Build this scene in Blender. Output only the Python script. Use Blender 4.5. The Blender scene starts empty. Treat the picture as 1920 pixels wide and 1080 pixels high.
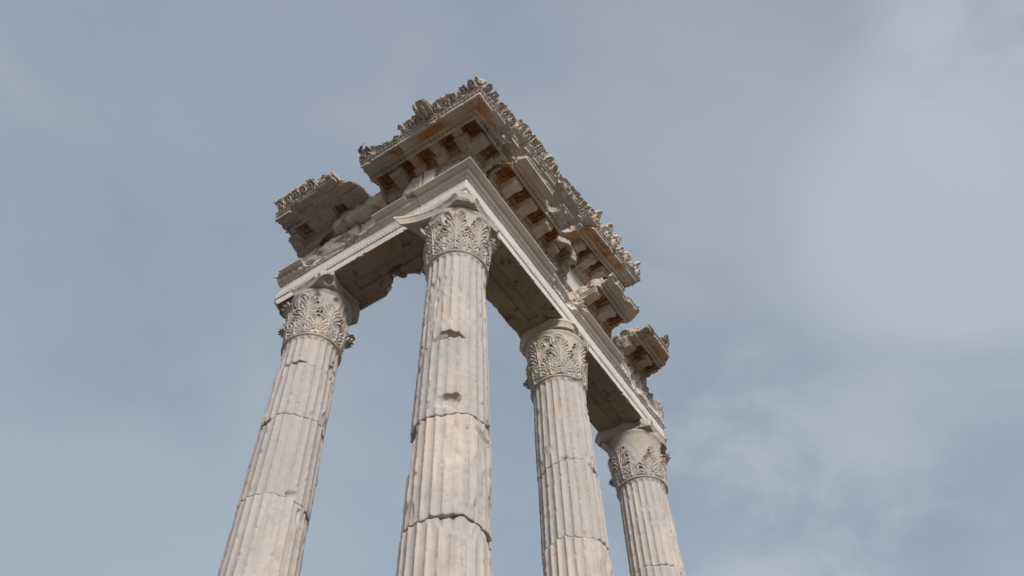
import bpy, math, time
import numpy as np
T0 = time.time()
SC = bpy.context.scene
COL = SC.collection
ZO = 13.15                      # height of the neck rings above the ground
R = math.radians

# ------------------------------------------------------------------ camera
cd = bpy.data.cameras.new('camera'); cam = bpy.data.objects.new('camera', cd); COL.objects.link(cam)
cd.sensor_width = 36; cd.lens = 1663.33 / 1920 * 36; cd.clip_end = 5000; cd.clip_start = .1
yaw, pit, rol = 1.0351, .9259, -.0459
from mathutils import Matrix, Vector
fw = Vector((math.cos(pit)*math.sin(yaw), math.cos(pit)*math.cos(yaw), math.sin(pit)))
rt = Vector((math.cos(yaw), -math.sin(yaw), 0)); up = rt.cross(fw)
r2 = math.cos(rol)*rt + math.sin(rol)*up; u2 = -math.sin(rol)*rt + math.cos(rol)*up
m = Matrix((r2, u2, -fw)).transposed().to_4x4(); m.translation = Vector((-6.7469, -5.0247, -11.5483 + ZO))
cam.matrix_world = m
SC.camera = cam

# ------------------------------------------------------------------ world and sun
SUN_AZ, SUN_EL = R(231), R(30)         # azimuth measured from +x counter-clockwise
w = bpy.data.worlds.new('World'); SC.world = w; w.use_nodes = True
nt = w.node_tree; nt.nodes.clear()
def N(t, **k):
    n = nt.nodes.new(t)
    for a, b in k.items(): setattr(n, a, b)
    return n
L = lambda a, b: nt.links.new(a, b)
sky = N('ShaderNodeTexSky', sky_type='NISHITA'); sky.sun_disc = False
sky.sun_elevation = SUN_EL; sky.sun_rotation = R(90) - SUN_AZ; sky.air_density = 1.2; sky.dust_density = 3
b1 = N('ShaderNodeBackground'); b1.inputs[1].default_value = .09; L(sky.outputs[0], b1.inputs[0])
tc = N('ShaderNodeTexCoord'); sep = N('ShaderNodeSeparateXYZ'); L(tc.outputs['Generated'], sep.inputs[0])
mp = N('ShaderNodeMapping'); mp.inputs['Scale'].default_value = (1, 1, 1.6); L(tc.outputs['Generated'], mp.inputs[0])
n1 = N('ShaderNodeTexNoise'); n1.inputs['Scale'].default_value = 2.1; n1.inputs['Detail'].default_value = 7; n1.inputs['Roughness'].default_value = .5; n1.inputs['Distortion'].default_value = .5
L(mp.outputs[0], n1.inputs['Vector'])
n2 = N('ShaderNodeTexNoise'); n2.inputs['Scale'].default_value = 5.5; n2.inputs['Detail'].default_value = 8; n2.inputs['Roughness'].default_value = .55; n2.inputs['Distortion'].default_value = .25
L(mp.outputs[0], n2.inputs['Vector'])
mx = N('ShaderNodeMix', data_type='FLOAT'); mx.inputs[0].default_value = .35; L(n1.outputs[0], mx.inputs[2]); L(n2.outputs[0], mx.inputs[3])
cr = N('ShaderNodeValToRGB'); e = cr.color_ramp.elements
e[0].position = .36; e[0].color = (.285, .345, .43, 1)
e[1].position = .66; e[1].color = (.40, .45, .53, 1)
x = e.new(.5); x.color = (.325, .387, .47, 1)
L(mx.outputs[0], cr.inputs[0])
# thinner, brighter veil towards the horizon
hz = N('ShaderNodeMapRange'); hz.inputs[1].default_value = .97; hz.inputs[2].default_value = .50; hz.inputs[3].default_value = 0; hz.inputs[4].default_value = 1
L(sep.outputs[2], hz.inputs[0])
hc = N('ShaderNodeMix', data_type='RGBA', blend_type='MULTIPLY'); hc.inputs[7].default_value = (1.20, 1.22, 1.17, 1)
L(hz.outputs[0], hc.inputs[0]); L(cr.outputs[0], hc.inputs[6])
last = hc.outputs[2]
def cloud(d, inner, outer, colr, amt, nsrc, lo_, hi_):
    global last
    dp = N('ShaderNodeVectorMath', operation='DOT_PRODUCT'); nz_ = N('ShaderNodeVectorMath', operation='NORMALIZE'); L(tc.outputs['Generated'], nz_.inputs[0])
    L(nz_.outputs[0], dp.inputs[0]); dp.inputs[1].default_value = d
    a = N('ShaderNodeMapRange', interpolation_type='SMOOTHSTEP'); a.inputs[1].default_value = math.cos(R(outer)); a.inputs[2].default_value = math.cos(R(inner)); L(dp.outputs['Value'], a.inputs[0])
    b = N('ShaderNodeMapRange', interpolation_type='SMOOTHSTEP'); b.inputs[1].default_value = lo_; b.inputs[2].default_value = hi_; L(nsrc, b.inputs[0])
    c = N('ShaderNodeMath', operation='MULTIPLY'); L(a.outputs[0], c.inputs[0]); L(b.outputs[0], c.inputs[1])
    c2 = N('ShaderNodeMath', operation='MULTIPLY'); c2.inputs[1].default_value = amt; L(c.outputs[0], c2.inputs[0])
    mxx = N('ShaderNodeMix', data_type='RGBA'); L(c2.outputs[0], mxx.inputs[0]); L(last, mxx.inputs[6]); mxx.inputs[7].default_value = (*colr, 1); last = mxx.outputs[2]
cloud((.48, -.02, .877), 2, 17, (.41, .465, .54), .65, n1.outputs[0], .28, .56)
cloud((.66, -.13, .74), 1, 13, (.52, .58, .66), .85, n1.outputs[0], .32, .60)
cloud((.55, -.26, .80), 1, 9, (.53, .59, .67), .7, n2.outputs[0], .30, .60)
cloud((.80, .18, .575), 1, 15, (.50, .56, .63), .7, n2.outputs[0], .46, .66)
cloud((.58, .10, .81), 1, 6, (.42, .45, .52), .7, n2.outputs[0], .42, .58)
cloud((.42, .72, .55), 2, 24, (.42, .485, .565), .65, n1.outputs[0], .30, .62)
b2 = N('ShaderNodeBackground'); b2.inputs[1].default_value = 1.0; L(last, b2.inputs[0])
ms = N('ShaderNodeMixShader'); ms.inputs[0].default_value = .86
L(b1.outputs[0], ms.inputs[1]); L(b2.outputs[0], ms.inputs[2])
wo = N('ShaderNodeOutputWorld'); L(ms.outputs[0], wo.inputs[0])
ld = bpy.data.lights.new('sun', 'SUN'); lo = bpy.data.objects.new('sun', ld); COL.objects.link(lo)
ld.energy = 3.5; ld.angle = R(18); ld.color = (1, .95, .90)
dirv = Vector((math.cos(SUN_EL)*math.cos(SUN_AZ), math.cos(SUN_EL)*math.sin(SUN_AZ), math.sin(SUN_EL)))
lo.rotation_euler = dirv.to_track_quat('Z', 'Y').to_euler(); lo.location = (0, 0, 40)
vs = SC.view_settings; vs.view_transform = 'Standard'; vs.look = 'None'; vs.gamma = 1; vs.exposure = 0

# ------------------------------------------------------------------ materials
def mat(name, a, b, ochre=.3, dark=.2, orange=0, grain=1.0, streak=0, dth=.585, oc=(.44, .30, .185), bump=.35, dk=(.10, .088, .075)):
    M = bpy.data.materials.new(name); M.use_nodes = True; t = M.node_tree; nd = t.nodes; lk = t.links.new
    bs = nd['Principled BSDF']; bs.inputs['Roughness'].default_value = .78
    try: bs.inputs['Specular IOR Level'].default_value = .25
    except Exception: pass
    g = nd.new('ShaderNodeNewGeometry')
    def noise(s, d=6, r=.6, dist=0, sc=None):
        n = nd.new('ShaderNodeTexNoise'); n.inputs['Scale'].default_value = s; n.inputs['Detail'].default_value = d
        n.inputs['Roughness'].default_value = r; n.inputs['Distortion'].default_value = dist
        if sc:
            mm = nd.new('ShaderNodeMapping'); mm.inputs['Scale'].default_value = sc; lk(g.outputs['Position'], mm.inputs[0]); lk(mm.outputs[0], n.inputs['Vector'])
        else: lk(g.outputs['Position'], n.inputs['Vector'])
        return n.outputs[0]
    def ramp(v, lo_, hi_, top=1.0):
        mr = nd.new('ShaderNodeMapRange'); mr.interpolation_type = 'SMOOTHSTEP'
        mr.inputs[1].default_value = lo_; mr.inputs[2].default_value = hi_; mr.inputs[4].default_value = top; lk(v, mr.inputs[0]); return mr.outputs[0]
    def mix(f, c1, c2):
        k = nd.new('ShaderNodeMix'); k.data_type = 'RGBA'
        if f is None: k.inputs[0].default_value = .5
        else: lk(f, k.inputs[0])
        for i, c in ((6, c1), (7, c2)):
            if isinstance(c, tuple): k.inputs[i].default_value = (*c, 1)
            else: lk(c, k.inputs[i])
        return k.outputs[2]
    c = mix(ramp(noise(.9, 5, .55, 1.2, (1, 1, .45)), .42, .62), a, b)
    oi = nd.new('ShaderNodeObjectInfo')
    rv = nd.new('ShaderNodeMapRange'); rv.inputs[3].default_value = 0; rv.inputs[4].default_value = .8; lk(oi.outputs['Random'], rv.inputs[0])
    c = mix(rv.outputs[0], c, tuple(v*k_ for v, k_ in zip(b, (.92, .95, 1.0))))
    if streak:
        c = mix(ramp(noise(7, 5, .6, .6, (1, 1, .07)), .50, .62, streak), c, tuple(v*.80 for v in b))
        c = mix(ramp(noise(3.3, 6, .6, .9, (1, 1, .16)), .56, .66, streak), c, (.40, .30, .225))
    c = mix(ramp(noise(4.5, 9, .65, 2.5, (1, 1, .6)), .57, .63, .35), c, tuple(v*.72 for v in b))      # veins
    if ochre: c = mix(ramp(noise(1.6, 8, .62, .6), .50, .72, ochre), c, oc)
    c = mix(ramp(noise(14*grain, 8, .7), .52, .70, .30), c, tuple(v*.66 for v in a))                     # speckle
    c = mix(ramp(noise(23*grain, 6, .7), .56, .70, .35), c, tuple(min(.8, v*1.25) for v in a))
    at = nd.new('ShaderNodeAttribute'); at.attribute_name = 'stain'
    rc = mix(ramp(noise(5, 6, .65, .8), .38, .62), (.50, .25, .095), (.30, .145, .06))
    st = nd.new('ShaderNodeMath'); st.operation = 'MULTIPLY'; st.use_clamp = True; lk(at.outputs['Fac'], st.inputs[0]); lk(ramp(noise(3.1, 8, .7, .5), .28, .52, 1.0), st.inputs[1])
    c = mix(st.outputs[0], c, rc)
    if dark: c = mix(ramp(noise(2.2, 10, .72, .4), dth, dth+.075, dark), c, dk)
    vo = nd.new('ShaderNodeTexVoronoi'); vo.inputs['Scale'].default_value = 9; lk(g.outputs['Position'], vo.inputs['Vector'])
    pit_ = ramp(vo.outputs['Distance'], .085, .05, .75)
    c = mix(pit_, c, tuple(v*.35 for v in a))
    lk(c, bs.inputs['Base Color'])
    bn = nd.new('ShaderNodeBump'); bn.inputs['Strength'].default_value = bump; bn.inputs['Distance'].default_value = .02
    ad = nd.new('ShaderNodeMath'); ad.operation = 'ADD'; lk(noise(9, 10, .68), ad.inputs[0]); 
    sb = nd.new('ShaderNodeMath'); sb.operation = 'MULTIPLY'; sb.inputs[1].default_value = .45; lk(noise(40, 6, .7), sb.inputs[0]); lk(sb.outputs[0], ad.inputs[1])
    lk(ad.outputs[0], bn.inputs['Height']); lk(bn.outputs[0], bs.inputs['Normal'])
    return M
M_SHAFT = mat('weathered_marble', (.56, .48, .42), (.44, .40, .37), ochre=.28, dark=.10, streak=.42)
M_CAP = mat('capital_marble', (.56, .475, .395), (.44, .39, .345), ochre=.45, dark=.22)
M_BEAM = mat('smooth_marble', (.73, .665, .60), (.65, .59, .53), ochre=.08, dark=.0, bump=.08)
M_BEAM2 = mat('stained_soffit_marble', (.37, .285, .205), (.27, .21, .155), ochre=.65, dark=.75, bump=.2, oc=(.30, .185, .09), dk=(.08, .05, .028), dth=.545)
M_CORN = mat('cornice_marble', (.60, .515, .43), (.45, .405, .355), ochre=.50, dark=.55, dth=.57)
M_GREY = mat('grey_crusted_marble', (.50, .44, .38), (.36, .325, .285), ochre=.35, dark=.75, dth=.55)
M_RUST = mat('rust_stained_marble', (.32, .15, .055), (.21, .105, .045), ochre=.5, dark=.45, oc=(.38, .20, .085))
M_GROUND = mat('stony_ground', (.155, .112, .075), (.125, .09, .06), ochre=.3, dark=.1, grain=.3)
M_PODIUM = mat('podium_stone', (.33, .285, .235), (.26, .23, .20), ochre=.4, dark=.2)

# ------------------------------------------------------------------ noise + implicit solids
_r = np.random.RandomState(7); LAT = _r.rand(32, 32, 32).astype(np.float32)*2-1; LATF = LAT.ravel()
def noise(x, y, z, f, seed=0):
    o = (seed*7.31) % 32
    out = []
    for c in (x*f+o, y*f+o*1.7, z*f+o*2.3):
        i = np.floor(c); t = (c-i).astype(np.float32); t = t*t*(3-2*t); i = i.astype(np.int32)
        out.append((i & 31, (i+1) & 31, t))
    (x0, x1, tx), (y0, y1, ty), (z0, z1, tz) = out
    def g(a, b, c): return LATF[(a*32+b)*32+c]
    a = g(x0, y0, z0)*(1-tx)+g(x1, y0, z0)*tx; b = g(x0, y1, z0)*(1-tx)+g(x1, y1, z0)*tx
    c = g(x0, y0, z1)*(1-tx)+g(x1, y0, z1)*tx; d = g(x0, y1, z1)*(1-tx)+g(x1, y1, z1)*tx
    return (a*(1-ty)+b*ty)*(1-tz)+(c*(1-ty)+d*ty)*tz
def fbm(x, y, z, f, n=3, seed=0):
    s = 0; a = 1
    for k in range(n): s = s+a*noise(x, y, z, f*2.03**k, seed+k*3.1); a *= .5
    return s
def smax(a, b, k):
    h = np.maximum(k-np.abs(a-b), 0)/k
    return np.maximum(a, b)+h*h*k*.25
def mesh_obj(name, V, F, mt, parent=None, smooth=True, mat2=None, midx=None):
    me = bpy.data.meshes.new(name)
    n = F.shape[1]
    me.vertices.add(len(V)); me.vertices.foreach_set('co', np.ascontiguousarray(V, np.float32).ravel())
    me.loops.add(F.size); me.loops.foreach_set('vertex_index', np.ascontiguousarray(F, np.int32).ravel())
    me.polygons.add(len(F)); me.polygons.foreach_set('loop_start', np.arange(0, F.size, n, dtype=np.int32))
    try: me.polygons.foreach_set('loop_total', np.full(len(F), n, np.int32))
    except Exception: pass
    me.polygons.foreach_set('use_smooth', np.full(len(F), smooth, bool))
    me.materials.append(mt)
    if mat2: me.materials.append(mat2); me.polygons.foreach_set('material_index', midx.astype(np.int32))
    me.update(calc_edges=True)
    o = bpy.data.objects.new(name, me); COL.objects.link(o)
    if parent is not None: o.parent = parent
    return o
def nets(v, lo, h):
    v = v.copy(); big = h*.6
    for ax in range(3):
        sl = [slice(None)]*3
        for q in (0, -1): sl[ax] = q; v[tuple(sl)] = np.maximum(v[tuple(sl)], big)
    s = v < 0
    c = np.zeros(tuple(d-1 for d in v.shape), np.int8)
    for i in (0, 1):
        for j in (0, 1):
            for k in (0, 1): c += s[i:v.shape[0]-1+i, j:v.shape[1]-1+j, k:v.shape[2]-1+k]
    act = (c > 0) & (c < 8); I, J, K = np.nonzero(act)
    if len(I) == 0: return None, None
    idx = np.full(c.shape, -1, np.int32); idx[I, J, K] = np.arange(len(I))
    cv = {(a, b, d): v[I+a, J+b, K+d] for a in (0, 1) for b in (0, 1) for d in (0, 1)}
    P = np.zeros((len(I), 3), np.float32); cnt = np.zeros(len(I), np.float32)
    for a in cv:
        for ax in range(3):
            if a[ax] == 0:
                b = list(a); b[ax] = 1; va = cv[a]; vb = cv[tuple(b)]
                mk = (va < 0) != (vb < 0); t = np.where(mk, va/np.where(mk, va-vb, 1), 0)
                q = np.array(a, np.float32)[None].repeat(len(I), 0); q[:, ax] = t
                P += q*mk[:, None]; cnt += mk
    P /= cnt[:, None]
    V = (P+np.c_[I, J, K])*h+np.array(lo, np.float32)
    F = []
    for ax in range(3):
        A, B = [(1, 2), (2, 0), (0, 1)][ax]
        a = [slice(1, -1)]*3; a[ax] = slice(0, -1); b = list(a); b[ax] = slice(1, None)
        s0 = s[tuple(a)]; s1 = s[tuple(b)]
        E = np.array(np.nonzero(s0 != s1)); 
        if E.size == 0: continue
        pos = s0[tuple(E)]
        off = np.ones(3, int); off[ax] = 0; E = E+off[:, None]
        def cell(da, db):
            q = E.copy(); q[A] += da; q[B] += db; return idx[tuple(q)]
        f = np.stack([cell(-1, -1), cell(0, -1), cell(0, 0), cell(-1, 0)], 1)
        f[~pos] = f[~pos][:, ::-1]; F.append(f)
    F = np.concatenate(F); F = F[(F >= 0).all(1)]
    lab = np.arange(len(V))                                  # drop loose crumbs
    A_ = np.concatenate([F[:, 0], F[:, 1], F[:, 2]]); B_ = np.concatenate([F[:, 1], F[:, 2], F[:, 3]])
    for _ in range(60):
        m_ = np.minimum(lab[A_], lab[B_]); l2 = lab.copy()
        np.minimum.at(l2, lab[A_], m_); np.minimum.at(l2, lab[B_], m_)
        l2 = l2[l2]; l2 = l2[l2]
        if (l2 == lab).all(): break
        lab = l2
    cnt = np.bincount(lab, minlength=len(V)); keep = cnt[lab] >= max(60, .06*cnt.max())
    if not keep.all():
        ni = np.cumsum(keep)-1; F = ni[F[keep[F[:, 0]]]]; V = V[keep]
    return V, F
def solid(name, mt, parent, lo, hi, h, body, cuts=(), bites=(), relief=None, post=None, wear=.004, rough=.045, seed=0, k=.012, stain=None, mat2=None, pick=None, band=.13):
    n = [int(math.ceil((hi[i]-lo[i])/h))+1 for i in range(3)]
    ax = [(lo[i]+h*np.arange(n[i])).astype(np.float32) for i in range(3)]
    X = ax[0][:, None, None]; Y = ax[1][None, :, None]; Z = ax[2][None, None, :]
    v = body(X, Y, Z); v = np.broadcast_to(v, n).astype(np.float32)
    c = np.full(n, -9, np.float32)
    for p, q in cuts:
        l = math.sqrt(sum(t*t for t in q)); q = [t/l for t in q]
        c = np.maximum(c, (X-p[0])*q[0]+(Y-p[1])*q[1]+(Z-p[2])*q[2])
    if post is not None: vc = np.maximum(np.maximum(v, np.broadcast_to(post(X, Y, Z), n)), c)
    else: vc = np.maximum(v, c)
    g = np.nonzero(np.abs(vc) < band)
    x, y, z = ax[0][g[0]], ax[1][g[1]], ax[2][g[2]]
    vb = v[g]; cb = c[g]
    big = [b for b in bites if b[2] > band*.8]
    for bt in bites:
        p0, p1, r = np.array(bt[0]), np.array(bt[1]), bt[2]
        d = p1-p0; L2 = max(1e-9, float(d@d))
        t = np.clip(((x-p0[0])*d[0]+(y-p0[1])*d[1]+(z-p0[2])*d[2])/L2, 0, 1)
        cb = np.maximum(cb, r-np.sqrt((x-p0[0]-t*d[0])**2+(y-p0[1]-t*d[1])**2+(z-p0[2]-t*d[2])**2))
    for bt in big:     # deep bites also need the far interior
        p0, p1, r = np.array(bt[0]), np.array(bt[1]), bt[2]
        d = p1-p0; L2 = max(1e-9, float(d@d))
        t = np.clip(((X-p0[0])*d[0]+(Y-p0[1])*d[1]+(Z-p0[2])*d[2])/L2, 0, 1)
        vc = np.maximum(vc, r-np.sqrt((X-p0[0]-t*d[0])**2+(Y-p0[1]-t*d[1])**2+(Z-p0[2]-t*d[2])**2))
    if big:            # band around the bitten surface
        g2 = np.abs(vc) < band
        g = np.nonzero(g2); x, y, z = ax[0][g[0]], ax[1][g[1]], ax[2][g[2]]
        vb = v[g]; cb = c[g]
        for bt in bites:
            p0, p1, r = np.array(bt[0]), np.array(bt[1]), bt[2]
            d = p1-p0; L2 = max(1e-9, float(d@d))
            t = np.clip(((x-p0[0])*d[0]+(y-p0[1])*d[1]+(z-p0[2])*d[2])/L2, 0, 1)
            cb = np.maximum(cb, r-np.sqrt((x-p0[0]-t*d[0])**2+(y-p0[1]-t*d[1])**2+(z-p0[2]-t*d[2])**2))
    if relief is not None: vb = vb-relief(x, y, z)
    if wear: vb = vb+wear*fbm(x, y, z, 9, 3, seed)
    if post is not None: vb = np.maximum(vb, post(x, y, z))
    if rough:
        nearc = cb > -.2
        nz = np.zeros_like(cb); nz[nearc] = fbm(x[nearc], y[nearc], z[nearc], 3.2, 4, seed+5)
        cb = cb+rough*nz*1.3+rough*.35*np.abs(nz)
    vc[g] = smax(vb, cb, k)
    V, F = nets(vc, lo, h)
    if V is None: return None
    # drop crumbs: keep it simple, only the mesh itself
    if mat2 is not None and pick is not None:
        cen = V[F].mean(1); mi = pick(cen[:, 0], cen[:, 1], cen[:, 2])
        return mesh_obj(name, V, F, mt, parent, True, mat2, mi)
    o = mesh_obj(name, V, F, mt, parent)
    if stain is not None:
        at = o.data.attributes.new('stain', 'FLOAT', 'POINT'); at.data.foreach_set('value', np.clip(stain(V[:, 0], V[:, 1], V[:, 2]), 0, 1).astype(np.float32))
    return o
def box(X, Y, Z, a, b, r=0.0):
    qx = np.abs(X-(a[0]+b[0])/2)-(b[0]-a[0])/2+r; qy = np.abs(Y-(a[1]+b[1])/2)-(b[1]-a[1])/2+r; qz = np.abs(Z-(a[2]+b[2])/2)-(b[2]-a[2])/2+r
    return np.sqrt(np.maximum(qx, 0)**2+np.maximum(qy, 0)**2+np.maximum(qz, 0)**2)+np.minimum(np.maximum(qx, np.maximum(qy, qz)), 0)-r
def chips(p0, p1, n, r0, r1, seed):
    g = np.random.RandomState(seed); p0, p1 = np.array(p0), np.array(p1); out = []
    for i in range(n):
        t = g.rand(); r = r0+(r1-r0)*g.rand()**2; c = p0+(p1-p0)*t+g.normal(0, r*.35, 3); d = (p1-p0)/np.linalg.norm(p1-p0)*r*g.rand()*1.5
        out.append((tuple(c), tuple(c+d), r*.8))
    return out

# ------------------------------------------------------------------ scene graph helpers
def tag(o, label, cat, group=None):
    o['label'] = label; o['category'] = cat; o['kind'] = 'thing'
    if group: o['group'] = group
    return o
def thing(name, label, cat, group=None, loc=(0, 0, 0)):
    o = bpy.data.objects.new(name, None); o.empty_display_size = .3; COL.objects.link(o); o.location = (loc[0], loc[1], loc[2]+ZO)
    return tag(o, label, cat, group)

def single(name, label, cat, group, mt, *a, **k):
    o = solid(name, mt, None, *a, **k); o.location = (0, 0, ZO)
    return tag(o, label, cat, group)

# ------------------------------------------------------------------ profile tables (e outward from the column axis, z above the neck ring)
EG = np.arange(-.9, 2.0, .01); ZG = np.arange(1.1, 3.6, .01)
def table(poly):
    E, Z = np.meshgrid(EG, ZG, indexing='ij'); d = np.full(E.shape, 9.); ins = np.zeros(E.shape, bool)
    for i in range(len(poly)):
        (ax_, ay), (bx, by) = poly[i], poly[(i+1) % len(poly)]
        dx, dy = bx-ax_, by-ay; t = np.clip(((E-ax_)*dx+(Z-ay)*dy)/(dx*dx+dy*dy+1e-12), 0, 1)
        d = np.minimum(d, np.hypot(E-ax_-t*dx, Z-ay-t*dy))
        cond = ((ay > Z) != (by > Z)); xi = (bx-ax_)*(Z-ay)/((by-ay) if by != ay else 1e-9)+ax_
        ins ^= cond & (E < xi)
    return np.where(ins, -d, d).astype(np.float32)
def look(tb, E, Z):
    a = np.clip((E-EG[0])/.01, 0, len(EG)-1.001); b = np.clip((Z-ZG[0])/.01, 0, len(ZG)-1.001)
    a, b = np.broadcast_arrays(a, b)
    i = a.astype(np.int32); j = b.astype(np.int32); s = a-i; t = b-j
    return (tb[i, j]*(1-s)+tb[i+1, j]*s)*(1-t)+(tb[i, j+1]*(1-s)+tb[i+1, j+1]*s)*t
P_BEAM = [(-.9, 1.37), (.48, 1.37), (.48, 1.545), (.50, 1.55), (.51, 1.565), (.50, 1.59), (.513, 1.60), (.513, 1.84), (.545, 1.85), (.552, 1.865), (.545, 1.88),
          (.575, 1.885), (.605, 1.90), (.62, 1.93), (.622, 1.955), (.602, 1.962), (.615, 1.975), (.66, 1.985), (.71, 1.99), (.735, 1.995), (.75, 1.995), (.75, 2.03), (-.9, 2.03)]
P_BEAM_LO = [(-.9, 1.37), (.48, 1.37), (.48, 1.545), (.50, 1.55), (.51, 1.565), (.50, 1.59), (.513, 1.60), (.513, 1.84), (.545, 1.85), (.552, 1.865), (.545, 1.88),
          (.575, 1.885), (.60, 1.90), (.61, 1.93), (.60, 2.03), (-.9, 2.03)]
T_BEAM = table(P_BEAM)
P_CORN = [(-.3, 2.42), (.50, 2.42), (.56, 2.43), (.62, 2.47), (.635, 2.52), (.64, 2.53), (.65, 2.60), (.67, 2.70), (1.03, 2.70), (1.035, 2.66), (1.062, 2.655), (1.068, 2.735), (1.125, 2.735), (1.13, 2.715),
          (1.16, 2.72), (1.17, 2.75), (1.31, 2.75), (1.32, 2.715), (1.36, 2.715), (1.36, 2.765), (1.365, 2.77), (1.375, 2.79), (1.40, 2.80), (1.402, 2.83), (1.15, 2.83), (1.13, 2.93), (-.3, 2.93)]
T_CORN = table(P_CORN)
P_SIMA = [(1.17, 2.83), (1.41, 2.83), (1.425, 2.84), (1.43, 2.88), (1.455, 2.94), (1.50, 3.00), (1.545, 3.04), (1.55, 3.09), (1.48, 3.11), (1.25, 3.06), (1.17, 3.0)]
T_SIMA = table(P_SIMA)
P_SIMA2 = [(1.17, 2.83), (1.41, 2.83), (1.425, 2.84), (1.43, 2.90), (1.45, 3.02), (1.50, 3.14), (1.57, 3.24), (1.58, 3.32), (1.48, 3.34), (1.25, 3.24), (1.17, 3.1)]
T_SIMA2 = table(P_SIMA2)

def eggs(s, t, p, a, seed=0):
    """egg and dart along s with period p, t in 0..1 across the strip"""
    ph = (s/p) % 1-.5; egg = np.maximum(0, 1-(ph/.28)**2-((t-.55)/.5)**2)
    rim = np.exp(-((np.sqrt((ph/.40)**2+((t-.6)/.7)**2)-1)/.16)**2)
    return a*(1.5*np.sqrt(egg)+.9*rim-.55)*((t > -.1) & (t < 1.1))
def scrolls(s, t, p, a, seed=0):
    """running tendrils: spirals turning left and right, t is height in metres above the fillet"""
    s = s+.035*noise(s, t, s*0, 5, seed+2); t = t+.03*noise(s, t, s*0, 6, seed+3)
    k = np.floor(s/p); ph = (s/p-k-.5)*p; sg = np.where(k % 2 == 0, 1., -1.); cy = p*.5
    dx = ph; dy = t-cy; r = np.hypot(dx, dy); th = np.arctan2(dy, dx*sg)
    sp = np.cos(th-2*np.pi*r/(p*.30)); body = np.clip((p*.56-r)/(p*.12), 0, 1)
    out = a*(sp*1.0)*body+a*1.1*noise(s, t, s*0+seed, 16, seed)*(1-body)
    out = out+a*.8*np.exp(-(r/(p*.09))**2)
    return out
def fan(s, t, p, a, H):
    """row of fan-like leaves"""
    ph = ((s/p) % 1-.5)*p; ang = np.arctan2(ph, t+.02); r = np.hypot(ph, t+.02)
    inside = np.clip((p*.5*np.sin(np.clip(t/H, 0.05, 1)*np.pi*.62+.3)-np.abs(ph))/.015, 0, 1)*np.clip((H-r)/.02, 0, 1)
    return inside*a*(1+.6*np.cos(ang*13)+.8*np.exp(-(ph/.012)**2))

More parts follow.
